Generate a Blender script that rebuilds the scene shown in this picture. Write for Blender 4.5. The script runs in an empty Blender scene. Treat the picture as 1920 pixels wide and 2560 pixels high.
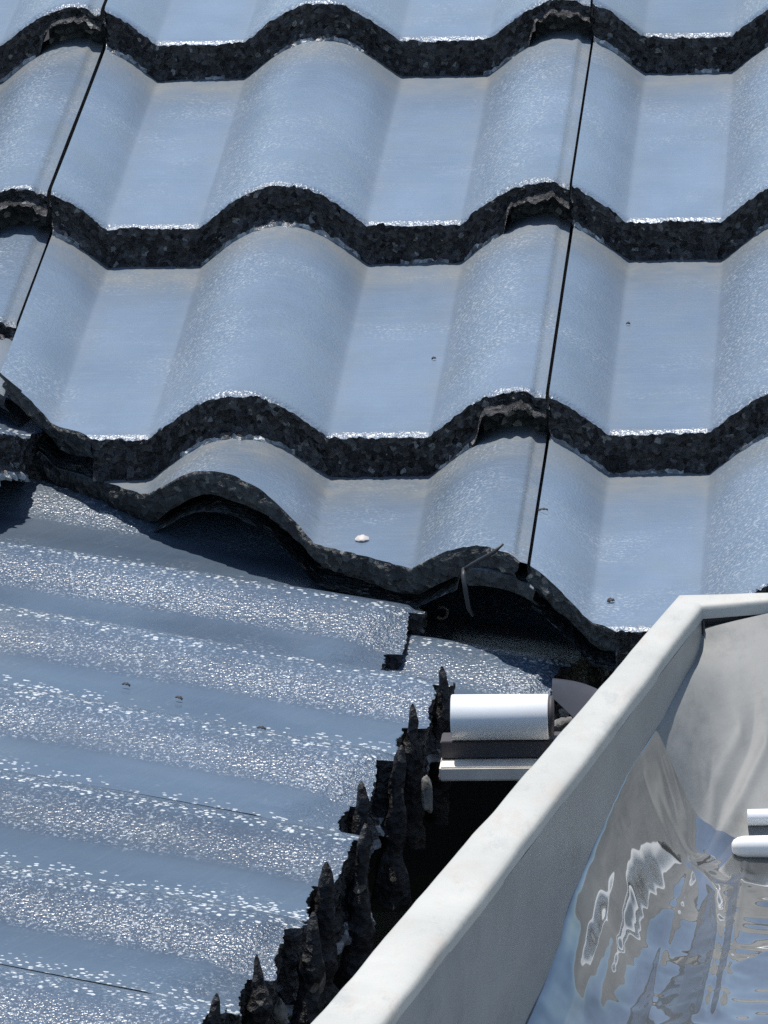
import bpy, bmesh, math, random
import numpy as np
from mathutils import Matrix, Vector

S = bpy.context.scene
COL = S.collection
R = math.radians

# ------------------------------------------------------------------ camera
cam = bpy.data.cameras.new("camera")
cam.sensor_fit = 'VERTICAL'
cam.sensor_height = 36.0
cam.lens = 283.14
cam.clip_start = 0.05
cam.clip_end = 5000
camo = bpy.data.objects.new("camera", cam)
COL.objects.link(camo)
camo.matrix_world = Matrix((
    (0.99758732, 0.01147843, 0.06846743, 0.50457659),
    (0.06402981, 0.22899191, -0.97132018, -4.85334558),
    (-0.02682772, 0.97336065, 0.22770446, 3.86365783),
    (0, 0, 0, 1)))
S.camera = camo

# ------------------------------------------------------------------ light
SUN = Vector((-0.10, 0.17, 0.98)).normalized()          # towards the sun
world = bpy.data.worlds.new("World")
S.world = world
world.use_nodes = True
wn = world.node_tree
sky = wn.nodes.new('ShaderNodeTexSky')
sky.sky_type = 'NISHITA'
sky.sun_disc = False
sky.sun_elevation = math.asin(SUN.z)
sky.sun_rotation = math.atan2(SUN.x, SUN.y) % (2 * math.pi)
sky.air_density = 1.2
sky.dust_density = 0.6
sky.ozone_density = 2.0
bg = wn.nodes['Background']
bg.inputs['Strength'].default_value = 0.10
wn.links.new(sky.outputs[0], bg.inputs['Color'])
sl = bpy.data.lights.new("sun", 'SUN')
sl.energy = 4.0
sl.angle = R(0.5)
sl.color = (1.0, 0.95, 0.88)
so = bpy.data.objects.new("sun", sl)
COL.objects.link(so)
so.location = (-3, 3, 12)
so.rotation_euler = SUN.to_track_quat('Z', 'Y').to_euler()
S.view_settings.view_transform = 'Standard'
S.view_settings.look = 'None'
S.view_settings.gamma = 1
S.view_settings.exposure = 0.45
S.cycles.max_bounces = 8
S.cycles.use_denoising = False
S.cycles.sample_clamp_indirect = 4.0

# ------------------------------------------------------------------ frames
PU = R(8.5)
O_UP = np.array([0, 0, 3.0])
U_V = np.array([0, math.cos(PU), math.sin(PU)])
U_N = np.array([0, -math.sin(PU), math.cos(PU)])
U_U = np.array([1.0, 0, 0])
PL, HL = R(10.3), R(7)
L_D = np.array([math.cos(HL) * math.cos(PL), -math.sin(HL) * math.cos(PL), -math.sin(PL)])
L_E = np.array([math.sin(HL), math.cos(HL), 0])
L_N = np.cross(L_D, L_E)
O_LEFT = np.array([0.15142875, -0.6497732, 2.85233544])
# the rows of the side slope run slightly askew to its eave
SKEW = R(13)
_pv = O_LEFT - 0.40 * L_E + 0.15 * L_D
L_D, L_E = L_D * math.cos(SKEW) - L_E * math.sin(SKEW), L_E * math.cos(SKEW) + L_D * math.sin(SKEW)
O_LEFT = _pv + 0.40 * L_E - 0.15 * L_D + 0.013 * L_N


def frame(origin, u, v, n):
    m = Matrix.Identity(4)
    for i in range(3):
        m[i][0], m[i][1], m[i][2], m[i][3] = u[i], v[i], n[i], origin[i]
    return m


# ------------------------------------------------------------------ noise
def vnoise(x, y, seed):
    """smooth value noise in [-1,1] on arrays"""
    x = np.asarray(x, float); y = np.asarray(y, float)
    xi = np.floor(x).astype(np.int64); yi = np.floor(y).astype(np.int64)
    fx = x - xi; fy = y - yi
    fx = fx * fx * (3 - 2 * fx); fy = fy * fy * (3 - 2 * fy)

    def h(a, b):
        k = (a * 374761393 + b * 668265263 + seed * 2147483647 + 1013904223) & 0xffffffff
        k = ((k ^ (k >> 13)) * 1274126177) & 0xffffffff
        k = (k ^ (k >> 16)) & 0xffff
        return k / 32767.5 - 1.0
    return (h(xi, yi) * (1 - fx) + h(xi + 1, yi) * fx) * (1 - fy) + \
           (h(xi, yi + 1) * (1 - fx) + h(xi + 1, yi + 1) * fx) * fy


def fbm(x, y, seed, octs=3):
    r = 0; a = 1.0; t = 0
    for o in range(octs):
        r = r + a * vnoise(x * 2 ** o, y * 2 ** o, seed + 17 * o); t += a; a *= 0.55
    return r / t


# ------------------------------------------------------------------ materials
def new_mat(name):
    m = bpy.data.materials.new(name)
    m.use_nodes = True
    nt = m.node_tree
    return m, nt, nt.nodes['Principled BSDF']


def node(nt, t, **kw):
    n = nt.nodes.new(t)
    for k, v in kw.items():
        if k in n.inputs.keys():
            n.inputs[k].default_value = v
        else:
            setattr(n, k, v)
    return n


def ramp(nt, src, p0, p1, c0=(0, 0, 0, 1), c1=(1, 1, 1, 1)):
    r = nt.nodes.new('ShaderNodeValToRGB')
    r.color_ramp.elements[0].position = p0; r.color_ramp.elements[0].color = c0
    r.color_ramp.elements[1].position = p1; r.color_ramp.elements[1].color = c1
    nt.links.new(src, r.inputs[0])
    return r.outputs[0]


def mixc(nt, fac, a, b):
    m = nt.nodes.new('ShaderNodeMix'); m.data_type = 'RGBA'
    for s, v in ((m.inputs[0], fac), (m.inputs[6], a), (m.inputs[7], b)):
        if hasattr(v, 'is_linked') or hasattr(v, 'links'):
            nt.links.new(v, s)
        else:
            s.default_value = v
    return m.outputs[2]


def math_n(nt, op, a, b=None, clamp=False):
    m = nt.nodes.new('ShaderNodeMath'); m.operation = op; m.use_clamp = clamp
    for i, v in enumerate((a, b)):
        if v is None:
            continue
        if hasattr(v, 'links'):
            nt.links.new(v, m.inputs[i])
        else:
            m.inputs[i].default_value = v
    return m.outputs[0]


def noise(nt, vec, scale, detail=4, rough=0.55, out='Fac'):
    n = nt.nodes.new('ShaderNodeTexNoise')
    n.inputs['Scale'].default_value = scale; n.inputs['Detail'].default_value = detail
    n.inputs['Roughness'].default_value = rough
    nt.links.new(vec, n.inputs['Vector'])
    return n.outputs[out]


def mapping(nt, vec, scale=(1, 1, 1), rot=(0, 0, 0), loc=(0, 0, 0)):
    m = nt.nodes.new('ShaderNodeMapping')
    m.inputs['Scale'].default_value = scale; m.inputs['Rotation'].default_value = rot
    m.inputs['Location'].default_value = loc
    nt.links.new(vec, m.inputs['Vector'])
    return m.outputs[0]


def tile_coords(nt):
    """object coordinates shifted per object so no two tiles repeat"""
    tc = nt.nodes.new('ShaderNodeTexCoord'); oi = nt.nodes.new('ShaderNodeObjectInfo')
    c = nt.nodes.new('ShaderNodeCombineXYZ')
    r = math_n(nt, 'MULTIPLY', oi.outputs['Random'], 7.0)
    for i in range(3):
        nt.links.new(r, c.inputs[i])
    a = nt.nodes.new('ShaderNodeVectorMath'); a.operation = 'ADD'
    nt.links.new(tc.outputs['Object'], a.inputs[0]); nt.links.new(c.outputs[0], a.inputs[1])
    return tc.outputs['Object'], a.outputs[0]


def glaze_material(name, base0, base1, grain, grain_scale, rough, speck_lo, spec, speck_col=(0.36, 0.40, 0.42, 1)):
    m, nt, b = new_mat(name)
    obj, vec = tile_coords(nt)
    at = nt.nodes.new('ShaderNodeAttribute'); at.attribute_name = 'roll'
    ad = nt.nodes.new('ShaderNodeAttribute'); ad.attribute_name = 'dust'
    big = noise(nt, mapping(nt, vec, (6, 3, 6)), 3.0, 6, 0.65)
    col = mixc(nt, ramp(nt, big, 0.35, 0.65), base0, base1)
    cl = noise(nt, vec, 26.0, 6, 0.7)
    col = mixc(nt, math_n(nt, 'MULTIPLY', ramp(nt, cl, 0.48, 0.70), 0.45), col, (base0[0] * 1.25, base0[1] * 1.12, base0[2] * 0.92, 1))
    oi2 = nt.nodes.new('ShaderNodeObjectInfo')
    hv = nt.nodes.new('ShaderNodeHueSaturation')
    nt.links.new(math_n(nt, 'ADD', math_n(nt, 'MULTIPLY', oi2.outputs['Random'], 0.26), 0.86), hv.inputs['Value'])
    nt.links.new(col, hv.inputs['Color']); col = hv.outputs[0]
    # cross-wise brushed streaks in the glaze
    st = noise(nt, mapping(nt, vec, (12, 160, 12)), 2.5, 5, 0.6)
    stf = math_n(nt, 'MULTIPLY', ramp(nt, st, 0.5, 0.75), 0.22)
    col = mixc(nt, stf, col, (base1[0] * 1.5, base1[1] * 1.45, base1[2] * 1.35, 1))
    # pale mineral speckle, gathered in patches on the roll flanks
    patch = noise(nt, vec, 14.0, 4, 0.6)
    fine = noise(nt, vec, 520.0, 3, 0.65)
    pm = math_n(nt, 'ADD', patch, math_n(nt, 'MULTIPLY', at.outputs['Fac'], 0.22))
    pm = ramp(nt, pm, 0.52, 0.78)
    fm = ramp(nt, fine, speck_lo, speck_lo + 0.13)
    sp = math_n(nt, 'MULTIPLY', pm, fm)
    sp = math_n(nt, 'MULTIPLY', sp, 0.75)
    col = mixc(nt, sp, col, speck_col)
    # sun glints painted into the colour as pale grains
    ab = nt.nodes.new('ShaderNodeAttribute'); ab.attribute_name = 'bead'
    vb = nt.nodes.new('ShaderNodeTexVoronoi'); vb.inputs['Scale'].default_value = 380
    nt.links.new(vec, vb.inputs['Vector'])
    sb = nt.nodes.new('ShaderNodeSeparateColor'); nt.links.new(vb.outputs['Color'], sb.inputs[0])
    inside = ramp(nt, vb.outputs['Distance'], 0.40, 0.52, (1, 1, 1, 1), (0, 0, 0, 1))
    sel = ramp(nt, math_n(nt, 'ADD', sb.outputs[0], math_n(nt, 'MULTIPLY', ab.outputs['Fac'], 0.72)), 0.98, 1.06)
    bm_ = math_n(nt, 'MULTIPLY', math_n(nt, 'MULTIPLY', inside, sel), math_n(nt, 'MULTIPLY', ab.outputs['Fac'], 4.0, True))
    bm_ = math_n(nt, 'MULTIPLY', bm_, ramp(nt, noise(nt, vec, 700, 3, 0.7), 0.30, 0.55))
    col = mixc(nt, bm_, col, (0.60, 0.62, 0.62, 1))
    # worn grit in the hollows and just below the course above
    dn = noise(nt, vec, 60.0, 5, 0.65)
    dm = math_n(nt, 'MULTIPLY', ad.outputs['Fac'], ramp(nt, dn, 0.2, 0.7), clamp=True)
    dm = math_n(nt, 'MULTIPLY', dm, 0.8)
    col = mixc(nt, dm, col, (0.17, 0.17, 0.155, 1))
    nt.links.new(col, b.inputs['Base Color'])
    rr = math_n(nt, 'ADD', math_n(nt, 'MULTIPLY', dm, 0.35), rough)
    rr = math_n(nt, 'ADD', rr, math_n(nt, 'MULTIPLY', sp, 0.2))
    nt.links.new(rr, b.inputs['Roughness'])
    b.inputs['IOR'].default_value = 1.5
    b.inputs['Specular IOR Level'].default_value = spec
    # grain
    v = nt.nodes.new('ShaderNodeTexVoronoi'); v.inputs['Scale'].default_value = grain_scale
    wv = nt.nodes.new('ShaderNodeVectorMath'); wv.operation = 'ADD'
    wn_ = nt.nodes.new('ShaderNodeTexNoise'); wn_.inputs['Scale'].default_value = grain_scale * 0.7
    nt.links.new(vec, wn_.inputs['Vector'])
    sc = nt.nodes.new('ShaderNodeVectorMath'); sc.operation = 'SCALE'; sc.inputs[3].default_value = 0.9 / grain_scale
    nt.links.new(wn_.outputs['Color'], sc.inputs[0])
    nt.links.new(vec, wv.inputs[0]); nt.links.new(sc.outputs[0], wv.inputs[1])
    nt.links.new(wv.outputs[0], v.inputs['Vector'])
    n2 = noise(nt, vec, grain_scale * 0.45, 3, 0.7)
    h = math_n(nt, 'ADD', math_n(nt, 'MULTIPLY', v.outputs['Distance'], 0.6), n2)
    h = math_n(nt, 'ADD', h, math_n(nt, 'MULTIPLY', fine, 0.35))
    bp = nt.nodes.new('ShaderNodeBump'); bp.inputs['Strength'].default_value = 1.0
    ag = nt.nodes.new('ShaderNodeAttribute'); ag.attribute_name = 'grain'
    gg = noise(nt, vec, 9.0, 3, 0.6)
    gd = math_n(nt, 'MULTIPLY', ramp(nt, gg, 0.25, 0.75, (0.45, 0.45, 0.45, 1)), ag.outputs['Fac'])
    nt.links.new(math_n(nt, 'MULTIPLY', gd, grain), bp.inputs['Distance'])
    nt.links.new(h, bp.inputs['Height'])
    nt.links.new(bp.outputs[0], b.inputs['Normal'])
    return m


M_GLAZE = glaze_material("glazed_tile", (0.115, 0.156, 0.210, 1), (0.142, 0.188, 0.250, 1), 0.00034, 560, 0.30, 0.52, 0.45)
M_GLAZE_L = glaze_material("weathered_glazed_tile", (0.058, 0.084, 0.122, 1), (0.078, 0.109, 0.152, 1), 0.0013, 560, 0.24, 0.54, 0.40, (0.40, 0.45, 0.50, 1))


def concrete_material(name, c0, c1, pale, rough=0.75, bump=0.0016, scale=240):
    m, nt, b = new_mat(name)
    obj, vec = tile_coords(nt)
    n1 = noise(nt, vec, 90, 5, 0.65)
    col = mixc(nt, ramp(nt, n1, 0.35, 0.68), c0, c1)
    v = nt.nodes.new('ShaderNodeTexVoronoi'); v.inputs['Scale'].default_value = scale
    nt.links.new(vec, v.inputs['Vector'])
    sep = nt.nodes.new('ShaderNodeSeparateColor'); nt.links.new(v.outputs['Color'], sep.inputs[0])
    pm = ramp(nt, sep.outputs[0], 0.93, 0.98)
    col = mixc(nt, math_n(nt, 'MULTIPLY', pm, 0.7), col, pale)
    dk = ramp(nt, sep.outputs[1], 0.55, 0.75)
    cell = ramp(nt, sep.outputs[2], 0.45, 1.0)
    col = mixc(nt, math_n(nt, 'MULTIPLY', cell, 0.45), col, (c1[0] * 1.9, c1[1] * 1.9, c1[2] * 1.9, 1))
    col = mixc(nt, math_n(nt, 'MULTIPLY', dk, 0.75), col, (c0[0] * 0.4, c0[1] * 0.4, c0[2] * 0.4, 1))
    nt.links.new(col, b.inputs['Base Color'])
    b.inputs['Roughness'].default_value = rough
    h = math_n(nt, 'ADD', math_n(nt, 'MULTIPLY', v.outputs['Distance'], 0.8), noise(nt, vec, scale * 1.1, 4, 0.7))
    bp = nt.nodes.new('ShaderNodeBump'); bp.inputs['Strength'].default_value = 1.0
    bp.inputs['Distance'].default_value = bump
    nt.links.new(h, bp.inputs['Height']); nt.links.new(bp.outputs[0], b.inputs['Normal'])
    return m


M_BROKEN = concrete_material("broken_concrete", (0.032, 0.032, 0.035, 1), (0.092, 0.091, 0.094, 1), (0.40, 0.40, 0.39, 1), 0.42, 0.0042, 340)
M_CUT = concrete_material("cut_concrete", (0.020, 0.023, 0.025, 1), (0.060, 0.066, 0.066, 1), (0.34, 0.33, 0.29, 1), 0.5, 0.003, 300)
M_SPIKE = concrete_material("black_broken_edge", (0.009, 0.009, 0.011, 1), (0.026, 0.026, 0.029, 1), (0.20, 0.18, 0.15, 1), 0.6, 0.002, 260)
M_LIP = concrete_material("glaze_beads", (0.16, 0.18, 0.20, 1), (0.40, 0.42, 0.43, 1), (0.80, 0.81, 0.79, 1), 0.25, 0.0012, 320)
M_MORTAR = concrete_material("pale_mortar", (0.13, 0.13, 0.12, 1), (0.24, 0.235, 0.215, 1), (0.42, 0.41, 0.38, 1), 0.85, 0.001, 160)


def painted_metal(name, c0, c1, stain, rough=0.45, spec=0.5):
    m, nt, b = new_mat(name)
    tc = nt.nodes.new('ShaderNodeTexCoord'); vec = tc.outputs['Object']
    n1 = noise(nt, vec, 16, 5, 0.6)
    col = mixc(nt, ramp(nt, n1, 0.3, 0.7), c0, c1)
    n2 = noise(nt, mapping(nt, vec, (30, 8, 30)), 2.2, 5, 0.7)
    col = mixc(nt, math_n(nt, 'MULTIPLY', ramp(nt, n2, 0.52, 0.72), 0.5), col, stain)
    n4 = noise(nt, mapping(nt, vec, (14, 5, 14)), 3.0, 6, 0.75)
    col = mixc(nt, math_n(nt, 'MULTIPLY', ramp(nt, n4, 0.55, 0.66), 0.35), col, (c0[0] * 0.62, c0[1] * 0.66, c0[2] * 0.70, 1))
    n3 = noise(nt, vec, 420, 4, 0.7)
    col = mixc(nt, math_n(nt, 'MULTIPLY', ramp(nt, n3, 0.62, 0.72), 0.22), col, (c0[0] * 0.6, c0[1] * 0.6, c0[2] * 0.58, 1))
    nt.links.new(col, b.inputs['Base Color'])
    b.inputs['Roughness'].default_value = rough
    b.inputs['Specular IOR Level'].default_value = spec
    bp = nt.nodes.new('ShaderNodeBump'); bp.inputs['Distance'].default_value = 0.0012
    bp.inputs['Strength'].default_value = 0.7
    nt.links.new(noise(nt, vec, 45, 4, 0.5), bp.inputs['Height']); nt.links.new(bp.outputs[0], b.inputs['Normal'])
    return m


M_RIM = painted_metal("painted_rim", (0.385, 0.388, 0.362, 1), (0.47, 0.468, 0.435, 1), (0.40, 0.335, 0.285, 1), 0.6)
M_PANEL = painted_metal("dull_metal_panel", (0.21, 0.22, 0.22, 1), (0.27, 0.28, 0.275, 1), (0.17, 0.18, 0.19, 1), 0.4)
M_END = painted_metal("pale_metal_panel", (0.176, 0.184, 0.184, 1), (0.228, 0.235, 0.232, 1), (0.14, 0.142, 0.140, 1), 0.6, 0.3)


def simple(name, c, rough=0.6, spec=None, metallic=0.0, var=0.15, scale=60):
    m, nt, b = new_mat(name)
    tc = nt.nodes.new('ShaderNodeTexCoord')
    n1 = noise(nt, tc.outputs['Object'], scale, 5, 0.6)
    col = mixc(nt, ramp(nt, n1, 0.3, 0.7), tuple(x * (1 - var) for x in c) + (1,), tuple(min(1, x * (1 + var)) for x in c) + (1,))
    nt.links.new(col, b.inputs['Base Color'])
    b.inputs['Roughness'].default_value = rough; b.inputs['Metallic'].default_value = metallic
    return m


M_SEAL = simple("dark_sealant", (0.05, 0.045, 0.05), 0.6)
M_DECK = simple("dark_underlay", (0.012, 0.012, 0.014), 0.9)
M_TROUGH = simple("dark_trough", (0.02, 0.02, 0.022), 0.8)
M_PVC = simple("white_plastic", (0.80, 0.82, 0.83), 0.25, var=0.03)
M_BOARD = simple("cream_board", (0.74, 0.69, 0.60), 0.6, var=0.15)
M_FILM = simple("grey_film", (0.05, 0.052, 0.06), 0.3, var=0.2)
M_WIRE = simple("dark_wire", (0.02, 0.022, 0.026), 0.5)
M_CURL = simple("grey_wire", (0.30, 0.29, 0.28), 0.5)
M_LEAF = simple("dry_leaf", (0.03, 0.026, 0.024), 0.7)
M_PETAL = simple("pale_flake", (0.55, 0.50, 0.47), 0.6)
M_GROUND = simple("garden_ground", (0.10, 0.10, 0.085), 0.9, var=0.4, scale=0.6)


def liner_material():
    m, nt, b = new_mat("glossy_liner")
    tc = nt.nodes.new('ShaderNodeTexCoord'); vec = tc.outputs['Object']
    n1 = noise(nt, mapping(nt, vec, (9, 3, 9), (0, 0, R(-9))), 3.0, 5, 0.6)
    col = mixc(nt, ramp(nt, n1, 0.35, 0.68), (0.26, 0.265, 0.262, 1), (0.46, 0.465, 0.46, 1))
    nt.links.new(col, b.inputs['Base Color'])
    b.inputs['Roughness'].default_value = 0.035
    b.inputs['Metallic'].default_value = 0.85
    return m


M_LINER = liner_material()


# ------------------------------------------------------------------ builders
def tag(o, label=None, cat=None, group=None, kind=None):
    if label: o["label"] = label
    if cat: o["category"] = cat
    if group: o["group"] = group
    if kind: o["kind"] = kind
    return o


def empty(name, mw, label, cat, group=None):
    o = bpy.data.objects.new(name, None)
    o.empty_display_size = 0.05
    COL.objects.link(o)
    o.matrix_world = mw
    tag(o, label, cat, group, "thing")
    return o


def mesh_obj(name, verts, faces, mats, parent=None, mat_idx=None, smooth=True, attrs=None):
    me = bpy.data.meshes.new(name)
    me.from_pydata([tuple(v) for v in verts], [], [tuple(int(i) for i in f) for f in faces])
    for m in (mats if isinstance(mats, (list, tuple)) else [mats]):
        me.materials.append(m)
    if mat_idx is not None:
        me.polygons.foreach_set('material_index', np.asarray(mat_idx, dtype=np.int32))
    if smooth:
        me.polygons.foreach_set('use_smooth', [True] * len(me.polygons))
    if attrs:
        for k, a in attrs.items():
            at = me.attributes.new(k, 'FLOAT', 'POINT')
            at.data.foreach_set('value', np.asarray(a, dtype=np.float32))
    me.update()
    o = bpy.data.objects.new(name, me)
    COL.objects.link(o)
    if parent is not None:
        o.parent = parent
    return o


class Grid:
    """collects grids of vertices into one mesh"""
    def __init__(self):
        self.v = []; self.f = []; self.mi = []; self.n = 0
        self.at = {'roll': [], 'dust': [], 'grain': [], 'bead': []}

    def add(self, P, mi=0, flip=False, roll=None, dust=None, grain=None, face_mi=None, bead=None):
        r, c = P.shape[:2]
        idx = np.arange(r * c).reshape(r, c) + self.n
        q = np.stack([idx[:-1, :-1], idx[:-1, 1:], idx[1:, 1:], idx[1:, :-1]], -1).reshape(-1, 4)
        if flip:
            q = q[:, ::-1]
        self.v.append(P.reshape(-1, 3)); self.f.append(q)
        self.mi.append(np.full(len(q), mi) if face_mi is None else face_mi.reshape(-1))
        for k, a, d in (('roll', roll, 0), ('dust', dust, 0), ('grain', grain, 1), ('bead', bead, 0)):
            self.at[k].append(np.full(r * c, d, float) if a is None else np.broadcast_to(a, (r, c)).reshape(-1))
        self.n += r * c

    def build(self, name, mats, parent, smooth=True):
        return mesh_obj(name, np.concatenate(self.v), np.concatenate(self.f), mats, parent,
                        np.concatenate(self.mi), smooth, {k: np.concatenate(a) for k, a in self.at.items()})


H_ROLL = 0.025
H_SIDE = 0.0118
T_TILE = 0.0245
GAUGE = 0.335


def roll(u, hr=H_ROLL):
    x = np.mod(np.asarray(u) - 0.084, 0.15)
    w = 0.0975
    s = np.clip(x / w, 0, 1)
    q = np.abs(2 * s - 1)
    if hr < 0.02:                          # the worn side-slope rolls are softer
        return hr * (0.5 + 0.5 * np.cos(np.pi * q)) ** 0.8
    return hr * np.clip(1 - q ** 2.1, 0, 1) ** 1.24


def sstep(a, b, x):
    t = np.clip((x - a) / (b - a), 0, 1)
    return t * t * (3 - 2 * t)


def build_tile(root, seed, gauge=GAUGE, us=1.0, length=None, glaze=None, cut=None, lip=True, rough_amp=1.0,
               front_jag=0.0022, flange=True, grain=1.0, ncol=220, tilt0=0.0, side_roof=False, edge_slope=0.222, steps=0.5, hang=1.0, teeth=False):
    """one roof tile in its own frame: x across, y up the slope, z out of the roof; front edge at y=0.
    cut(v) gives the lower limit of u at v for a tile sawn along the valley."""
    glaze = glaze or M_GLAZE
    length = length or gauge + 0.03
    UMAX = 0.3002 if side_roof else 0.2974
    vs = [0, 0.0006, 0.0014, 0.0028, 0.005, 0.009] + list(np.arange(0.014, length, 0.003 if cut else 0.011)) + [length]
    vs = np.array(vs)
    if cut:
        ul = np.array([max(0.0, cut(v)) for v in vs])
        keep = ul < UMAX - 0.001
        i0 = int(np.argmax(keep))
        vs = vs[i0:]; ul = ul[i0:]
    else:
        ul = np.zeros(len(vs))
    cutrow = ul > 0.0005
    if cut:
        jag = 0.0035 * fbm(vs * 55, vs * 0 + seed, seed + 3, 4) + 0.0016 * vnoise(vs * 420, vs * 0, seed + 9)
        ul = np.where(cutrow, np.clip(ul + jag, 0, UMAX - 0.0005), ul)
    a = np.linspace(0, 1, ncol)
    Ug = ul[:, None] + (UMAX - ul[:, None]) * a[None, :]
    Vg = np.broadcast_to(vs[:, None], Ug.shape).copy()

    HR = H_SIDE if side_roof else H_ROLL

    def top(u, v):
        h = roll(u, HR)
        n = h + T_TILE * (1 - v / gauge)
        n = n + 0.0005 * fbm(u * 18 + seed, v * 9, seed, 2)
        n = n - 0.0020 * sstep(0.2895, 0.2925, u) * (1 if lip else 0)   # bevelled cover lip
        n = n - 0.0022 * (1 - np.clip(v / 0.006, 0, 1)) ** 2            # rounded nose
        return n

    def thick(u):
        t = np.full_like(np.asarray(u, float), T_TILE - 0.0012)
        if lip:
            tl = 0.0085 + 0.0022 * fbm(np.asarray(u) * 160, np.asarray(u) * 0, seed + 5, 2)
            w = sstep(0.2585, 0.2635, u)
            t = t * (1 - w) + tl * w
        return t

    has_front = ul[0] < UMAX - 0.004 and vs[0] < 0.0005
    if has_front:
        fj = front_jag * (fbm(Ug[0] * 90, Ug[0] * 0 + 3, seed + 11, 4)) + 0.4 * front_jag * vnoise(Ug[0] * 700, Ug[0] * 0, seed + 2)
        wgt = (1 - np.clip(vs / 0.009, 0, 1))[:, None]
        if side_roof:                      # stepped, broken end: pieces snapped off at every roll foot and crest
            u0 = Ug[0]
            p0 = np.mod(u0 - 0.084, 0.15)
            stp = -0.020 * steps * sstep(0.0, 0.0030, p0) * (1 - np.clip(p0 / 0.12, 0, 1)) - 0.017 * steps * sstep(0.046, 0.0490, p0) * (1 - np.clip((p0 - 0.049) / 0.098, 0, 1))
            stp = stp + edge_slope * (u0 - 0.15) + 0.010 * steps + 0.002
            stp = stp + 0.0022 * fbm(u0 * 75, u0 * 0 + 1, seed + 13, 3)
            fj = fj + stp
            wgt = (1 - np.clip(vs / 0.05, 0, 1))[:, None]
        Vg = Vg + wgt * fj[None, :]
    Ng = top(Ug, Vg)
    if has_front:
        Ng[0] += 0.0005 * vnoise(Ug[0] * 500, Ug[0] * 0, seed + 21)
    X = lambda u, v, n: np.stack([u * us, v, n + tilt0], -1)
    g = Grid()
    rl = roll(Ug) / H_ROLL
    hollow = np.exp(-((np.mod(Ug - 0.084 + 0.075, 0.15) - 0.075) / 0.006) ** 2) * 0.9 + \
        np.exp(-((np.mod(Ug - 0.1815 + 0.075, 0.15) - 0.075) / 0.006) ** 2) * 0.9
    dust = np.clip(0.25 * hollow + sstep(gauge - 0.075, gauge - 0.012, Vg) * 0.9 + sstep(0.2895, 0.291, Ug) * (0.55 if lip else 0), 0, 1)
    ph = np.mod(Ug - 0.084, 0.15)
    flank = sstep(0.0, 0.007, ph) * (1 - sstep(0.054, 0.072, ph))
    gr = (0.45 + 0.75 * rl + 0.5 * sstep(0.288, 0.2905, Ug) * (1 if lip else 0)) * grain
    gr = gr + 2.2 * (1 - np.clip(Vg / 0.008, 0, 1))
    spk = 0.9 * flank * (1 - sstep(0.03, 0.05, ph)) + 0.25 * rl
    if side_roof:
        gr = 0.10 + 0.58 * flank
        gr = gr * (0.75 + 0.35 * fbm(Ug * 30, Vg * 20, seed + 91, 3))
        gr = gr + 0.8 * (1 - np.clip(Vg / 0.012, 0, 1))
        spk = 1.0 * flank
        dust = dust * 0.3
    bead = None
    if side_roof:  # painted sun glints just beyond each roll crest
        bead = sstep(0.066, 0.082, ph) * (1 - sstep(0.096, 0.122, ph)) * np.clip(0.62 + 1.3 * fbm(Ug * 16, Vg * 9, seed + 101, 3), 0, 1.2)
        bead = bead + 0.55 * sstep(0.036, 0.046, ph) * (1 - sstep(0.050, 0.058, ph))  # thin highlight line painted along the crest
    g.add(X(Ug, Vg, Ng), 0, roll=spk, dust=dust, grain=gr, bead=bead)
    # underside
    Nb = Ng - thick(Ug)
    g.add(X(Ug, Vg, Nb), 1, flip=True)
    # right side, back side, left side
    side = np.stack([X(Ug[:, -1], Vg[:, -1], Ng[:, -1]), X(Ug[:, -1], Vg[:, -1], Nb[:, -1])], 1)
    g.add(side, 1, flip=False)
    back = np.stack([X(Ug[-1], Vg[-1], Ng[-1]), X(Ug[-1], Vg[-1], Nb[-1])], 0)
    g.add(back, 1, flip=True)
    if not cut:
        side = np.stack([X(Ug[:, 0], Vg[:, 0], Ng[:, 0]), X(Ug[:, 0], Vg[:, 0], Nb[:, 0])], 1)
        g.add(side, 1, flip=True)
    if flange and not (cut and ul[0] > 0.0005 and not (~cutrow).any()):
        fv = np.linspace(max(0.010, vs[0]), length, 20)
        if cut:
            fv = np.linspace(max(0.010, vs[0]), length, 90); fv = fv[[cut(v) < 0.003 for v in fv]]
        if len(fv) > 1:
            fu = np.linspace(-0.036, 0.006, 14)
            FU, FV = np.meshgrid(fu, fv)
            if cut:
                lo = np.array([max(-0.036, cut(v)) for v in fv]) + 0.002 * fbm(fv * 120, fv * 0, seed + 95, 3)
                FU = lo[:, None] + (0.006 - lo[:, None]) * np.linspace(0, 1, 14)[None, :]
            FN = roll(FU) + T_TILE * (1 - FV / gauge) - 0.0125
            g.add(X(FU, FV, FN), 0, dust=0.6)
            if cut:
                e0 = X(FU[:, 0], FV[:, 0], FN[:, 0]); e1 = e0.copy(); e1[:, 2] -= 0.009; e1[:, 0] += 0.002
                em = 0.5 * (e0 + e1); em[:, 0] -= 0.002 + 0.0015 * vnoise(fv * 300, fv * 0, seed + 97)
                g.add(np.stack([e0, em, e1], 1), 1, flip=True)
            # front wall of the interlock, seen through the slot under the neighbour's cover lip
            if not cut or cut(fv[0]) < -0.03:
                g.add(np.stack([X(FU[0], FV[0], FN[0]), X(FU[0], FV[0], FN[0] - 0.02)], 0), 1, flip=True, grain=0.3)
    body = g.build("glazed_face", [glaze, M_CUT], root)

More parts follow.
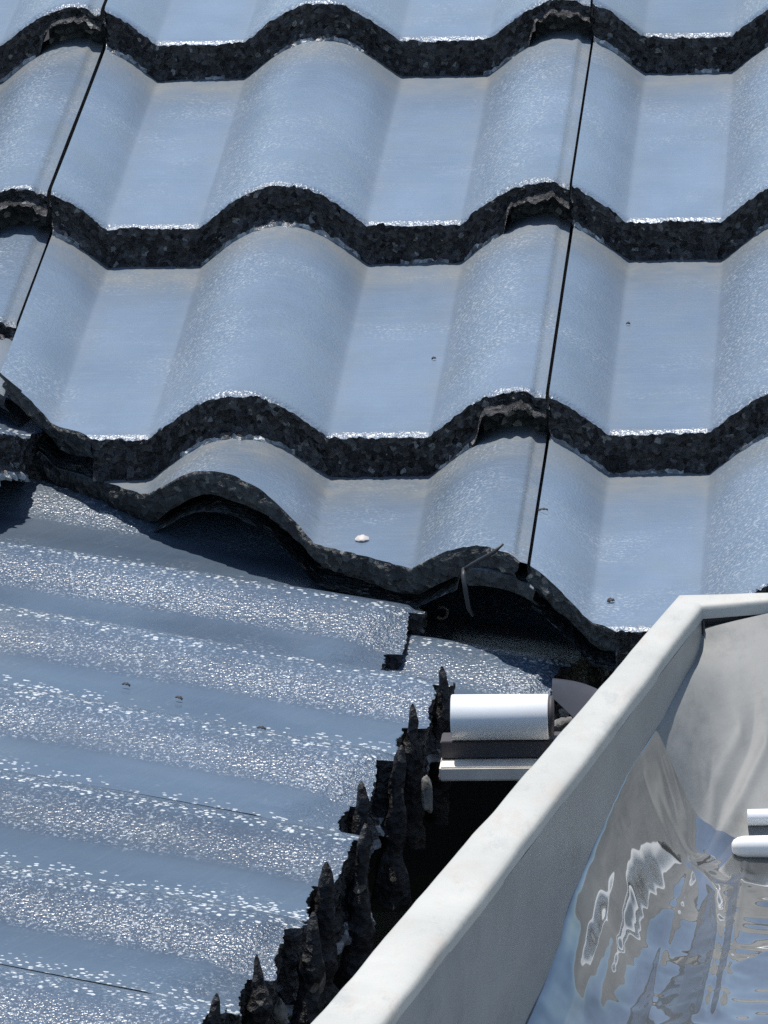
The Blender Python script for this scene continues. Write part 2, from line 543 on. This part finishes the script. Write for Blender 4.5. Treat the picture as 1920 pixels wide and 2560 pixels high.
    # broken front face
    if has_front:
        m = 30
        w = np.linspace(0, 1, m)[:, None]
        ut = Ug[0][None, :]
        th = thick(Ug[0])[None, :] * hang
        nt_ = Ng[0][None, :]
        prot = 0.0075 * (0.30 + 0.70 * roll(ut) / H_ROLL) * sstep(0.62, 0.97, w) * (1 + 0.5 * vnoise(ut * 260, ut * 0, seed + 31))
        uu = np.broadcast_to(ut, (m, ncol))
        ww = np.broadcast_to(w * th / 0.02, (m, ncol))
        env = (np.sin(np.pi * w) ** 0.5)
        rg = 0.0030 * fbm(uu * 170, ww * 4.2, seed + 41, 4) + 0.0020 * np.abs(vnoise(uu * 420, ww * 9, seed + 43)) + 0.0011 * vnoise(uu * 760, ww * 17, seed + 47)
        vv = Vg[0][None, :] - prot - env * rg * rough_amp + 0.0012 * env
        un = uu + 0.0009 * env * vnoise(uu * 380 + 9, ww * 8, seed + 51)
        nn = nt_ - w * th + 0.0008 * vnoise(uu * 420, ww * 7 + 5, seed + 53) * np.where(w > 0, 1, 0)
        P = X(un, vv, nn)
        e = Grid()
        fm = np.zeros((m - 1, ncol - 1), int)
        rolls = roll(Ug[0][:-1]) / H_ROLL
        patchy = vnoise(Ug[0][:-1] * 60, Ug[0][:-1] * 0, seed + 61)
        for r_ in range(m - 1):
            if w[r_, 0] > 0.84:
                fm[r_] = (((rolls + 0.55 * patchy) > 0.35) & ((Ug[0][:-1] < 0.256) | (not lip))).astype(int)
        e.add(P, 0, flip=True, face_mi=fm)
        # return under the nose
        low = P[-1].copy(); low2 = low.copy(); low2[:, 1] += 0.02
        e.add(np.stack([low, low2], 0), 0, flip=True)
        e.build("broken_edge", [M_BROKEN, M_LIP], root)
        if teeth:
            rr = random.Random(seed)
            for k_t, (ut_, hh_) in enumerate(((0.080, 0.90), (0.131, 1.0), (0.230, 0.85), (0.279, 1.05))):
                ut_ += rr.uniform(-0.004, 0.004)
                vt = float(np.interp(ut_, Ug[0], Vg[0])) - 0.004
                n0, n1 = -0.034, float(roll(ut_, HR)) + T_TILE - 0.002 + (0.016 if k_t % 2 == 0 else 0.010) * hh_
                rows_t, seg_t = 26, 14
                P = np.zeros((rows_t, seg_t + 1, 3))
                for i_t in range(rows_t):
                    t = i_t / (rows_t - 1)
                    wd = (0.0076 * (1 - t) ** 0.58 + 0.0005) * (1 + 0.35 * float(vnoise(np.array(t * 9.0), np.array(0.3 + k_t), seed + 5)))
                    for a_t in range(seg_t + 1):
                        an = 2 * math.pi * (a_t % seg_t) / seg_t
                        jr = 1 + 0.38 * float(fbm(np.array(2.2 * math.cos(an) + t * 11), np.array(2.2 * math.sin(an) + k_t * 7), seed + 77, 3))
                        P[i_t, a_t] = ((ut_ * us) + 0.9 * wd * jr * math.cos(an),
                                       vt - 0.008 * (1 - t) + 1.0 * wd * jr * math.sin(an) + 0.002 * float(vnoise(np.array(t * 7.0), np.array(k_t * 3.0), seed + 9)),
                                       n0 + (n1 - n0) * t)
                tg = Grid(); tg.add(P, 0)
                tg.build("broken_spike", [M_SPIKE], root)
    # sawn edge along the valley
    if cut:
        idx = np.where(cutrow)[0]
        if len(idx) > 3:
            i1 = idx[-1]
            rows = np.arange(idx[0], min(i1 + 2, len(vs)))
            m = 12
            w = np.linspace(0, 1, m)[:, None]
            uc = ul[rows][None, :]; vc = Vg[rows, 0][None, :]
            ntp = Ng[rows, 0][None, :]
            tc_ = 0.0150 + 0.002 * vnoise(vc * 60, vc * 0, seed + 71)
            env = np.sin(np.pi * np.clip(w, 0, 1)) ** 0.5
            VV = np.broadcast_to(vc, (m, vc.shape[1]))
            WW = np.broadcast_to(w, VV.shape)
            rg = 0.0052 * fbm(VV * 95, WW * 2.2, seed + 81, 4) + 0.003 * np.abs(vnoise(VV * 330, WW * 6, seed + 83))
            uu = uc - env * rg + 0.004 * w ** 2
            nn = ntp - w * tc_
            e = Grid()
            P = X(np.broadcast_to(uu, VV.shape), VV + 0.001 * env * vnoise(VV * 300, WW * 5, seed + 85), np.broadcast_to(nn, VV.shape))
            e.add(P, 0, flip=False)
            e.build("sawn_edge", [M_CUT], root)
    return body


# ------------------------------------------------------------------ setting
def quad(name, pts, mat, kind=None):
    o = mesh_obj(name, pts, [range(len(pts))], mat, smooth=False)
    if kind: tag(o, kind=kind)
    return o


g_ = quad("ground", [(-400, -400, 0), (400, -400, 0), (400, 400, 0), (-400, 400, 0)], M_GROUND, "structure")


def P_up(u, v, n):
    return O_UP + u * U_U + v * U_V + n * U_N


def P_left(e, d, n):
    return O_LEFT + e * L_E + d * L_D + n * L_N


def slab(name, corners, thick, mat, kind):
    top = [np.array(c) for c in corners]
    bot = [c - np.array((0, 0, thick)) for c in top]
    k = len(top)
    f = [list(range(k)), list(range(2 * k - 1, k - 1, -1))] + [[i, k + i, k + (i + 1) % k, (i + 1) % k] for i in range(k)]
    f = [f[0], f[1]] + [q[::-1] for q in f[2:]]
    f = [list(q) for q in f]
    o = mesh_obj(name, top + bot, [q[::-1] if False else q for q in f], mat, smooth=False)
    tag(o, kind=kind)
    return o


slab("roof_underlay", [P_up(-1.4, 1.6, -0.13), P_up(-0.9, -0.2, -0.13), P_up(0.12, -0.90, -0.13), P_up(1.2, -0.90, -0.13), P_up(1.2, 1.6, -0.13)],
     0.02, M_DECK, "structure")
slab("roof_underlay", [P_left(-1.5, -1.6, -0.055), P_left(-1.5, 0.07, -0.055), P_left(0.1, 0.05, -0.055), P_left(0.9, -1.2, -0.055)],
     0.02, M_DECK, "structure")

# ------------------------------------------------------------------ upper roof
CUT_A, CUT_V, CUT_M = 0.086, -0.700, 1.05


def up_cut(j, v0, extra=None):
    def f(v):
        vv = v0 + v
        return CUT_A - CUT_M * (vv - CUT_V) - 0.3 * j
    return f


def upper_tile(j, v0, label, seed, gauge=GAUGE, cut=False, du=0.0, **kw):
    root = empty("roof_tile", frame(P_up(0.3 * j + du, v0, 0), U_U, U_V, U_N), label, "roof tile",
                 "glazed tiles of the upper roof slope")
    build_tile(root, seed, gauge=gauge, cut=up_cut(j, v0) if cut else None, **kw)
    return root


V0, V1, V2, V3 = 0.0, -0.335, -0.670, -0.945
upper_tile(-1, V0, "glazed blue-grey tile in the top left picture corner, topmost course of the facing slope", 101)
upper_tile(0, V0, "glazed blue-grey tile in the middle of the topmost course, showing two pans", 102)
upper_tile(1, V0, "glazed blue-grey tile at the top right corner, right of the topmost black joint", 103, du=-0.001)
upper_tile(-1, V1, "glazed blue-grey tile at the left picture edge in the second course", 104)
upper_tile(0, V1, "whole glazed blue-grey tile in the middle of the second course, between two joints", 105)
upper_tile(1, V1, "glazed blue-grey tile at the right edge of the second course, beside the black joint", 106, du=-0.001)
upper_tile(0, V2, "glazed tile in the middle of the third course, lower left corner sawn off", 108, cut=True)
upper_tile(1, V2, "glazed blue-grey tile at the right picture edge of the third course", 109, du=-0.0006)
t_ = upper_tile(-1, -0.515, "broken stub of glazed tile at the left edge, ending in a ragged black corner", 107, length=0.2, tilt0=-0.0132, flange=False)
upper_tile(0, V3, "lowest sawn tile over the valley, arched over a dark hollow, bent wire at its edge", 110, gauge=0.275, cut=True)
upper_tile(1, V3, "lowest glazed tile right of the valley, running down behind the white metal rim", 111, gauge=0.275, cut=True, du=-0.0008)

# ------------------------------------------------------------------ left roof
US_L = 0.965
COVER_L = 0.3 * US_L


def left_tile(e, d, label, seed, n=0.0, gauge=0.28, turn=0.0, **kw):
    m = frame(P_left(e, d, n), L_E, -L_D, L_N)
    p = Matrix.Translation((0.15, 0, 0))
    root = empty("roof_tile", m @ p @ Matrix.Rotation(R(turn), 4, 'Z') @ p.inverted(), label, "roof tile",
                 "weathered tiles of the side roof slope")
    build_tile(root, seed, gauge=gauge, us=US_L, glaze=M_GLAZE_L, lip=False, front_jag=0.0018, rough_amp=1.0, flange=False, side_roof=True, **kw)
    return root


E0 = -0.322
left_tile(E0 - 0.012, 0.052, "sparkling grey tile on the side slope whose notched black end touches the curled wire", 201, n=-0.0083, turn=2.5, length=0.42, hang=1.35)
left_tile(E0 - COVER_L, 0.158, "sparkling grey eave tile directly behind the short white pipe", 202, length=0.42, hang=1.35, teeth=True)
left_tile(E0 - 2 * COVER_L, 0.238, "sparkling grey eave tile with tall black spikes, second down from the white pipe", 203, n=0.0068, length=0.45, hang=1.75, teeth=True)
left_tile(E0 - 3 * COVER_L, 0.298, "sparkling grey eave tile in the bottom left corner, nearest to the viewer", 204, n=0.0120, length=0.48, hang=1.75, teeth=True)
left_tile(-0.262, -0.218, "rounded grey tile end at the left picture edge, just below the dark valley", 206, n=0.006, turn=4, length=0.4, steps=0.0, edge_slope=0.05)
left_tile(E0 - 0.018, 0.142, "short grey tile piece lower than its neighbours, directly above the short white pipe", 207, n=-0.013, turn=4, steps=0.3, edge_slope=0.1)

# ------------------------------------------------------------------ metal tray with rim
ZR = 2.91
mt = empty("metal_gutter", Matrix.Translation((0.375, -0.972, ZR - 0.15)),
           "pale grey metal box gutter with a broad white rim and a glossy rippled inside", "gutter")
mt_off = np.array([0.375, -0.972, ZR - 0.15])


def lerp(a, b, t):
    return np.array(a) * (1 - t) + np.array(b) * t


L_OUT = [(0.172, -2.11), (0.245, -1.702), (0.376, -0.972)]
L_IN = [(0.2105, -2.107), (0.2802, -1.670), (0.3154, -1.4536), (0.3887, -0.9905)]
R_OUT = [(0.376, -0.972), (0.4206, -0.9705), (0.80, -0.955)]
R_IN = [(0.3887, -0.9905), (0.4207, -0.9822), (0.80, -0.968)]


def poly(pts, n):
    pts = np.array(pts, float)
    d = np.r_[0, np.cumsum(np.linalg.norm(np.diff(pts, axis=0), axis=1))]
    t = np.linspace(0, d[-1], n)
    return np.stack([np.interp(t, d, pts[:, i]) for i in range(2)], -1)


PROFILE = [(0.0, -0.09), (0.0, -0.006), (0.006, -0.0025), (0.03, -0.0006), (0.08, 0.0), (0.30, 0.0002), (0.55, 0.0001), (0.72, -0.0002),
           (0.80, -0.0004), (0.88, -0.0009), (0.94, -0.0015), (0.972, -0.0024), (0.99, -0.0040), (1.0, -0.0080)]


def rim_part(name, outs, ins, n, seed, prof):
    o = poly(outs, n); i = poly(ins, n)
    P = np.zeros((n, len(prof), 3))
    for k, (s, dz) in enumerate(prof):
        P[:, k, :2] = o * (1 - s) + i * s
        P[:, k, 2] = ZR + dz
    t = np.linspace(0, 1, n)[:, None]; sk = np.array([p[0] for p in prof])[None, :]
    wob = 0.0007 * fbm(t * 26, sk * 1.2, seed, 3)
    fade = np.sin(np.pi * np.clip(t, 0.0, 1)) ** 0.3
    P[:, :, 2] += wob * fade
    P[:, :, 0] += 0.0006 * fbm(t * 22, sk * 0.7 + 4, seed + 5, 3) * fade
    return P


g = Grid(); g.add(rim_part("rim", L_OUT, L_IN, 120, 5, PROFILE) - mt_off, 0)
g.build("rim", [M_RIM], mt)
g = Grid(); g.add(rim_part("rim", R_OUT, R_IN, 60, 9, PROFILE) - mt_off, 0)
g.build("rim", [M_RIM], mt)

# inner faces below the rim
def wall_part(outs, ins, n, seed, prof, amp):
    P = rim_part("w", outs, ins, n, seed, prof)
    t = np.linspace(0, 1, n)[:, None]; k = np.arange(len(prof))[None, :]
    f = np.sin(np.pi * np.clip(t, 0, 1)) ** 0.3
    P[:, :, 0] += amp * fbm(t * 12, k * 0.8, seed + 3, 2) * f * np.clip(k / 3.0, 0, 1)
    return P


lw = [(0.998, -0.0078)] + [(0.998, z) for z in np.linspace(-0.012, -0.15, 16)]
g = Grid(); g.add(wall_part(L_OUT, L_IN, 160, 15, lw, 0.0022) - mt_off, 0)
g.build("side_panel", [M_PANEL], mt)
g = Grid(); g.add(wall_part(R_OUT, R_IN, 60, 19, [(1.0, -0.0078), (0.80, -0.0082), (0.80, -0.0112), (0.95, -0.0114)], 0.0) - mt_off, 0)
g.build("sealant_line", [M_SEAL], mt)  # groove under the rim, its shade put in as dark colour
# corner seam: a thin folded strip standing in the inner corner
sx, sy = 0.3890, -0.9915
sv = []
for z, w in ((-0.0080, 0.0008), (-0.014, 0.0014), (-0.021, 0.0012), (-0.028, 0.0024), (-0.033, 0.0010)):
    sv.append([(sx - w, sy - 0.001, ZR + z), (sx, sy - 0.0035, ZR + z), (sx + w * 0.6, sy - 0.001, ZR + z)])
g = Grid(); g.add(np.array(sv) - mt_off, 0)
g.build("corner_seam", [M_SEAL], mt)

# sloping end panel and glossy rippled liner, one continuous surface
nx, ny = 460, 900
yy = np.linspace(-0.9895, -2.10, ny)
gl_y = [-2.1, -1.75, -1.55, -1.396, -1.326, -1.273, -1.199, -1.078, -0.99]
gl_d = [0.125, 0.112, 0.100, 0.083, 0.058, 0.049, 0.036, 0.029, 0.020]
edge_d = np.interp(yy, gl_y, gl_d)
edge_d = np.convolve(np.pad(edge_d, 14, mode='edge'), np.ones(29) / 29, mode='valid') + 0.0012 * fbm(yy * 9, yy * 0, 77, 2)
lin = np.array(sorted([(y, x) for x, y in L_IN]))
xl = np.interp(yy, lin[:, 0], lin[:, 1])
A = np.linspace(0, 1, nx) ** 1.6
Xg = xl[:, None] - 0.0006 + (0.80 - xl[:, None]) * A[None, :]
rin = np.array(R_IN)
y_start = np.interp(Xg[0], rin[:, 0], rin[:, 1]) - 0.001
Yg = np.broadcast_to(yy[:, None], Xg.shape) + (y_start[None, :] + 0.9895) * np.clip(1 - np.arange(ny)[:, None] / 60.0, 0, 1)
DD = -0.9895 - Yg                                    # distance from the end of the gutter
base = 0.0112 + 0.62 * DD
flat = np.interp(Yg, [-2.1, -1.6, -1.2, -1.0], [0.122, 0.112, 0.100, 0.096])
k_ = 0.010
hh = np.clip(0.5 + 0.5 * (flat - base) / k_, 0, 1)
dep = flat * (1 - hh) + base * hh - k_ * hh * (1 - hh)    # smooth minimum
dx = np.clip(Xg - xl[:, None], 0, 1)
lift = np.exp(-(dx / 0.015) ** 1.4)
dep = dep + (np.minimum(edge_d[:, None], dep + 0.02) - dep) * lift * sstep(0.0, 0.02, DD)
# ripples: long folds running towards the viewer, warped
sk = Xg - 0.07 * (Yg + 1.0)
wx = sk + 0.020 * fbm(Xg * 13, Yg * 5.5, 301, 2)
f1 = fbm(wx * 14, Yg * 3.4, 311, 2)
f2 = fbm(wx * 60 + 3, Yg * 3.0, 331, 2)
rid = 1 - np.abs(vnoise(wx * 22 + 7, Yg * 4.5 + 2, 351))
rip = 0.0115 * f1 + 0.0006 * f2 + 0.0024 * rid ** 7
CREASES = [
    [(0.3715, -1.3577), (0.3753, -1.2742), (0.3827, -1.1935), (0.3873, -1.1603), (0.4043, -1.1306), (0.4219, -1.1273)],
    [(0.3961, -1.3584), (0.4002, -1.2435), (0.3976, -1.1792), (0.3917, -1.1604), (0.3862, -1.1603)],
    [(0.3911, -1.1346), (0.3951, -1.1086), (0.396, -1.093), (0.4014, -1.0749), (0.4079, -1.0579)],
    [(0.3882, -1.1527), (0.4018, -1.1112), (0.4105, -1.0878), (0.4203, -1.0619)],
    [(0.3521, -1.1301), (0.3595, -1.1145), (0.3694, -1.1057), (0.3805, -1.1057), (0.3871, -1.0995)],
    [(0.3675, -1.0653), (0.3599, -1.0823), (0.3547, -1.0978), (0.3593, -1.1042), (0.3703, -1.094), (0.3779, -1.0835), (0.3857, -1.0797), (0.3914, -1.0877)],
    [(0.3379, -1.3571), (0.3443, -1.3038), (0.3505, -1.2423), (0.3553, -1.1928), (0.3611, -1.1343), (0.3698, -1.1268), (0.3777, -1.1343)],
    [(0.4029, -1.3586), (0.4064, -1.2781), (0.4096, -1.172), (0.411, -1.135)],
    [(0.3494, -1.3573), (0.3549, -1.3043), (0.3596, -1.2531)]]
fold = np.zeros(Xg.shape)
for ci, cr in enumerate(CREASES):
    best = np.full(Xg.shape, 9.0)
    for (x0, y0), (x1, y1) in zip(cr[:-1], cr[1:]):
        ax, ay = x1 - x0, (y1 - y0) * 0.3
        t_ = np.clip(((Xg - x0) * ax + (Yg - y0) * 0.3 * ay) / (ax * ax + ay * ay), 0, 1)
        best = np.minimum(best, np.hypot(Xg - x0 - t_ * ax, (Yg - y0) * 0.3 - t_ * ay))
    fold = np.maximum(fold, (1.3e-3 if ci % 2 else 0.9e-3) * np.exp(-(best / 0.0021) ** 2) + 1.6e-3 * np.exp(-(best / 0.007) ** 2))
near = sstep(0.004, 0.06, dx) * sstep(0.05, 0.20, DD)
soft = 0.0016 * fbm(Xg * 26, Yg * 30, 371, 3) * sstep(0.0, 0.02, DD)
lat = 0.00007 * np.sin(Yg * 2 * np.pi / 0.016 + 2 * vnoise(Xg * 20, Yg * 6, 361)) * sstep(1.38, 1.44, -Yg) * (1 - sstep(1.56, 1.62, -Yg)) * sstep(0.38, 0.40, Xg)
Zg = ZR - dep + (rip * near + lat + soft + fold * sstep(0.0, 0.01, dx))
PG = np.stack([Xg, Yg, Zg], -1) - mt_off
SPLIT = int(np.argmin(np.abs(yy + 1.115)))
g = Grid(); g.add(PG[:SPLIT + 1], 0)
g.build("end_panel", [M_END], mt)
g = Grid(); g.add(PG[SPLIT:], 0)
g.build("liner", [M_LINER], mt)

# dark trough between the eave and the gutter
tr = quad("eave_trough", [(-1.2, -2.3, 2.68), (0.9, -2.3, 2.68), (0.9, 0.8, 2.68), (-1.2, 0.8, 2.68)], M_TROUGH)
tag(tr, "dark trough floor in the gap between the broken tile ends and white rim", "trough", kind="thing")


# ------------------------------------------------------------------ small things
def tube(name, pts, rad, mat, parent=None, seg=10, cap=True, rads=None):
    pts = [Vector(p) for p in pts]
    v = []; f = []
    for i, p in enumerate(pts):
        d = (pts[min(i + 1, len(pts) - 1)] - pts[max(i - 1, 0)]).normalized()
        a = d.orthogonal().normalized() if i == 0 else (a - d * a.dot(d)).normalized()
        b = d.cross(a)
        r = rads[i] if rads else rad
        for k in range(seg):
            t = 2 * math.pi * k / seg
            v.append(p + a * (r * math.cos(t)) + b * (r * math.sin(t)))
    for i in range(len(pts) - 1):
        for k in range(seg):
            f.append((i * seg + k, i * seg + (k + 1) % seg, (i + 1) * seg + (k + 1) % seg, (i + 1) * seg + k))
    if cap:
        f.append(list(range(seg))[::-1]); f.append([(len(pts) - 1) * seg + k for k in range(seg)])
    return mesh_obj(name, v, f, mat, parent)


def lump(name, c, size, mat, seed, label, cat, group=None, sub=4):
    bm = bmesh.new()
    bmesh.ops.create_icosphere(bm, subdivisions=sub, radius=1)
    for vtx in bm.verts:
        p = vtx.co.copy()
        q = np.array([p.x, p.y, p.z])
        d = 1 + 0.28 * float(fbm(np.array(q[0] * 1.6 + q[2] * 0.7), np.array(q[1] * 1.6 - q[2]), seed, 4))
        # flatten some facets for a broken look
        r_ = random.Random(seed)
        for _ in range(5):
            nrm = Vector((r_.uniform(-1, 1), r_.uniform(-1, 1), r_.uniform(-1, 1))).normalized()
            h = p.dot(nrm)
            if h > 0.62: p -= nrm * (h - 0.62) * 0.85
        vtx.co = Vector((p.x * size[0] * d, p.y * size[1] * d, p.z * size[2] * d))
    me = bpy.data.meshes.new(name); bm.to_mesh(me); bm.free()
    me.materials.append(mat)
    me.polygons.foreach_set('use_smooth', [True] * len(me.polygons))
    o = bpy.data.objects.new(name, me); COL.objects.link(o); o.location = c
    tag(o, label, cat, group, "thing")
    return o


# white pipe stub across the gap
pp = empty("white_pipe", Matrix.Translation((0.2914, -1.06, 2.8712)), "short white plastic pipe bridging the gap below the tile ends", "pipe")
tube("pipe_wall", [(-0.024, 0, 0), (-0.0235, 0, 0), (0.023, 0, -0.0002), (0.0235, 0, -0.0002)], 0.0112, M_PVC, pp, 40,
     rads=[0.0108, 0.0112, 0.0112, 0.0108])
tube("pipe_collar", [(0.0236, 0, 0), (0.0258, 0, 0)], 0.0102, M_SEAL, pp, 32)

# trim board below the pipe
def box(name, lo, hi, mat, parent=None, bev=0.0008):
    bm = bmesh.new()
    bmesh.ops.create_cube(bm, size=1)
    for v in bm.verts:
        v.co = Vector([(lo[i] + hi[i]) / 2 + v.co[i] * (hi[i] - lo[i]) for i in range(3)])
    bmesh.ops.bevel(bm, geom=bm.edges[:], offset=bev, segments=2, affect='EDGES')
    me = bpy.data.meshes.new(name); bm.to_mesh(me); bm.free(); me.materials.append(mat)
    o = bpy.data.objects.new(name, me); COL.objects.link(o)
    if parent: o.parent = parent
    return o


bd = empty("trim_board", Matrix.Translation((0.3032, -1.05, 2.8462)), "narrow pale trim board lying under the white pipe in the dark gap", "board")
box("board", (-0.0415, -0.026, -0.0030), (0.058, 0.012, 0.0040), M_BOARD, bd)
box("upper_lath", (-0.0415, -0.012, 0.0048), (0.0255, 0.006, 0.0132), M_SEAL, bd, 0.0005)
box("lower_lath", (-0.043, -0.010, -0.0075), (0.058, 0.010, -0.0047), M_SEAL, bd, 0.0005)

# bent plastic film beside the pipe
n_ = 18
F = np.zeros((n_, n_, 3))
for i in range(n_):
    for k in range(n_):
        s, t = i / (n_ - 1), k / (n_ - 1)
        F[i, k] = (0.3125 + 0.026 * s, -0.965 - 0.018 * t + 0.004 * math.sin(3 * s + 2 * t), 2.866 - 0.014 * t * (0.6 + 0.4 * s) - 0.012 * s + 0.004 * math.sin(2.5 * t + 1.5 * s))
g = Grid(); g.add(F, 0, flip=True)
o = g.build("plastic_film", [M_FILM], None)
tag(o, "bent grey plastic film between the white pipe and the white rim", "plastic film", kind="thing")

GM = "cream mortar lumps by the eave"
for c, size, seed, lab in (
        ((0.3175, -0.988, 2.8470), (0.0062, 0.006, 0.0062), 11, "cream mortar lump wedged right of the white pipe, upper of the pair"),
        ((0.3155, -0.992, 2.8375), (0.0045, 0.006, 0.0045), 12, "smaller cream mortar lump right of the white pipe, lower of the pair"),
        ((0.2229, -1.3715, 2.8321), (0.0042, 0.006, 0.0085), 13, "largest pale mortar lump, egg-shaped, low between two black spikes of the eave"),
        ((0.2323, -1.2946, 2.8300), (0.0040, 0.005, 0.0055), 15, "grey-green mortar lump caught under a black spike, above the egg-shaped lump"),
        ((0.2570, -1.1042, 2.8432), (0.0030, 0.004, 0.0110), 18, "cream mortar streak on the black tile end below the white pipe"),
        ((0.2136, -1.4683, 2.8459), (0.0042, 0.004, 0.0060), 20, "small pale mortar chip at the bottom picture edge, beside the nearest black spike")):
    lump("mortar_lump", c, size, M_MORTAR, seed, lab, "mortar lump", GM)

# tie wire sticking out at the sawn tile, and the curled one at the tile end
tw = empty("tie_wire", Matrix.Translation((0.2665, -0.9134, 2.9095)), "dark bent tie wire sticking up from the sawn tile edge at the valley", "wire")
def rel(pts, o):
    return [tuple(p[i] - o[i] for i in range(3)) for p in pts]
w0 = (0.2665, -0.9134, 2.9095)
tube("upper_arm", rel([w0, (0.2707, -0.9154, 2.9127), (0.2749, -0.9174, 2.9156), (0.2822, -0.9194, 2.9201), (0.2869, -0.9194, 2.9242)], w0), 0.001, M_WIRE, tw,
     rads=[0.0012, 0.0012, 0.0011, 0.0010, 0.0006])
tube("lower_arm", rel([(0.2664, -0.9130, 2.9100), (0.2662, -0.9174, 2.9074), (0.2672, -0.9194, 2.9016), (0.2686, -0.9194, 2.8912), (0.2711, -0.9194, 2.8871)], w0), 0.001, M_WIRE, tw,
     rads=[0.0012, 0.0012, 0.0012, 0.0011, 0.0008])
cv = [(0.246 + 0.0028 * math.cos(a), -0.775 + 0.0012 * a, 2.853 + 0.0026 * math.sin(a)) for a in np.linspace(-2.6, 2.4, 22)]
o = tube("curled_wire", cv, 0.0008, M_CURL); tag(o, "small curled grey wire loop at the end of the notched tile piece", "wire", kind="thing")


def scrap(name, origin, u, v, n, a, b, ang, mat, label, cat, grp=None):
    m = 9
    vs_ = []; fs = []
    for lay in (0, 1):
        for i in range(m):
            t = i / (m - 1)
            wdt = b * math.sin(math.pi * (0.06 + 0.88 * t)) ** 0.8
            for sg in (-1, 1):
                vs_.append(((t - 0.5) * 2 * a, sg * wdt, 0.0004 + 0.0007 * math.sin(3 * t) + 0.0004 * (sg * (i % 3) * 0.5) - 0.0004 * lay))
    for i in range(m - 1):
        fs.append((2 * i, 2 * i + 2, 2 * i + 3, 2 * i + 1))
        k = 2 * m
        fs.append((k + 2 * i, k + 2 * i + 1, k + 2 * i + 3, k + 2 * i + 2))
        fs.append((2 * i, k + 2 * i, k + 2 * i + 2, 2 * i + 2)); fs.append((2 * i + 1, 2 * i + 3, k + 2 * i + 3, k + 2 * i + 1))
    o = mesh_obj(name, vs_, fs, mat)
    o.matrix_world = frame(origin, u, v, n) @ Matrix.Rotation(ang, 4, 'Z')
    tag(o, label, cat, grp, "thing")


def n_up(u, v, front, gauge=GAUGE):
    return float(roll(u)) + T_TILE * (1 - (v - front) / gauge) + 0.0008


GD = "dry scraps lying on the roof tiles"
for u, v, fr, ga, a, b, ang, mat, lab, cat in (
        (0.3394, -0.9016, V3, 0.275, 0.0020, 0.0016, 0.4, M_LEAF, "dark dry leaf scrap on the lowest tile just left of the white rim corner", "leaf"),
        (0.2975, -0.8078, V3, 0.275, 0.0026, 0.0004, 0.1, M_LEAF, "thin dark twig scrap right beside the black joint above the bent wire", "twig"),
        (0.2296, -0.5339, V2, GAUGE, 0.0013, 0.0007, 0.3, M_LEAF, "tiny dark speck of leaf on the pan in the middle of the third course", "leaf"),
        (0.3344, -0.4703, V2, GAUGE, 0.0012, 0.0007, -0.2, M_LEAF, "tiny dark speck of leaf on the right tile of the third course", "leaf"),
        (0.2057, -0.7890, V3, 0.275, 0.0036, 0.0035, 0.1, M_PETAL, "pale dry petal on the lowest sawn tile above the valley", "petal")):
    if cat == "twig":
        u += 0.004
    scrap("dry_" + cat if cat != "petal" else "pale_petal", P_up(u, v, n_up(u, v, fr, ga)), U_U, U_V, U_N, a, b, ang, mat, lab, cat, GD)
for e, d, n_l, ang, lab in ((-0.405, -0.010, 0.030, 0.1, "dark leaf scrap on the side slope, leftmost of three in a row"),
                            (-0.412, 0.022, 0.030, -0.2, "dark leaf scrap on the side slope, middle one of three in a row"),
                            (-0.447, 0.082, 0.030, 0.2, "dark leaf scrap on the side slope, rightmost of three in a row")):
    u_ = np.mod(e - E0 + 3 * COVER_L, COVER_L) / US_L
    nn_ = float(roll(u_, H_SIDE)) + T_TILE * (1 - (0.15 - d) / 0.28) + 0.0008
    scrap("dry_leaf", P_left(e, d, nn_), L_D, L_E, L_N * 1.0, 0.0022, 0.0009, ang, M_LEAF, lab, "leaf", GD)

# white plastic pieces lying on the liner at the right edge
o = empty("white_rod", Matrix.Translation((0.4046, -1.128, 2.8235)), "thick white plastic rod with a rounded end, lower of two at the right edge", "rod", "white plastic rods on the liner")
tube("rod_body", [(0, 0, 0), (0.001, 0, 0), (0.003, 0, 0), (0.006, 0, 0), (0.02, 0, 0), (0.12, 0.002, 0.001)], 0.0052, M_PVC, o, 24,
     rads=[0.0018, 0.0034, 0.0046, 0.0052, 0.0054, 0.0054])
o = empty("white_rod", Matrix.Translation((0.4120, -1.108, 2.8325)), "thinner white plastic rod with a dark open end, upper of two at the right edge", "rod", "white plastic rods on the liner")
tube("rod_body", [(0, 0, 0), (0.0008, 0, 0), (0.12, 0.002, 0.001)], 0.004, M_PVC, o, 24, cap=False)
tube("rod_bore", [(0.0012, 0, 0), (0.03, 0.0005, 0.0003)], 0.0030, M_SEAL, o, 20)
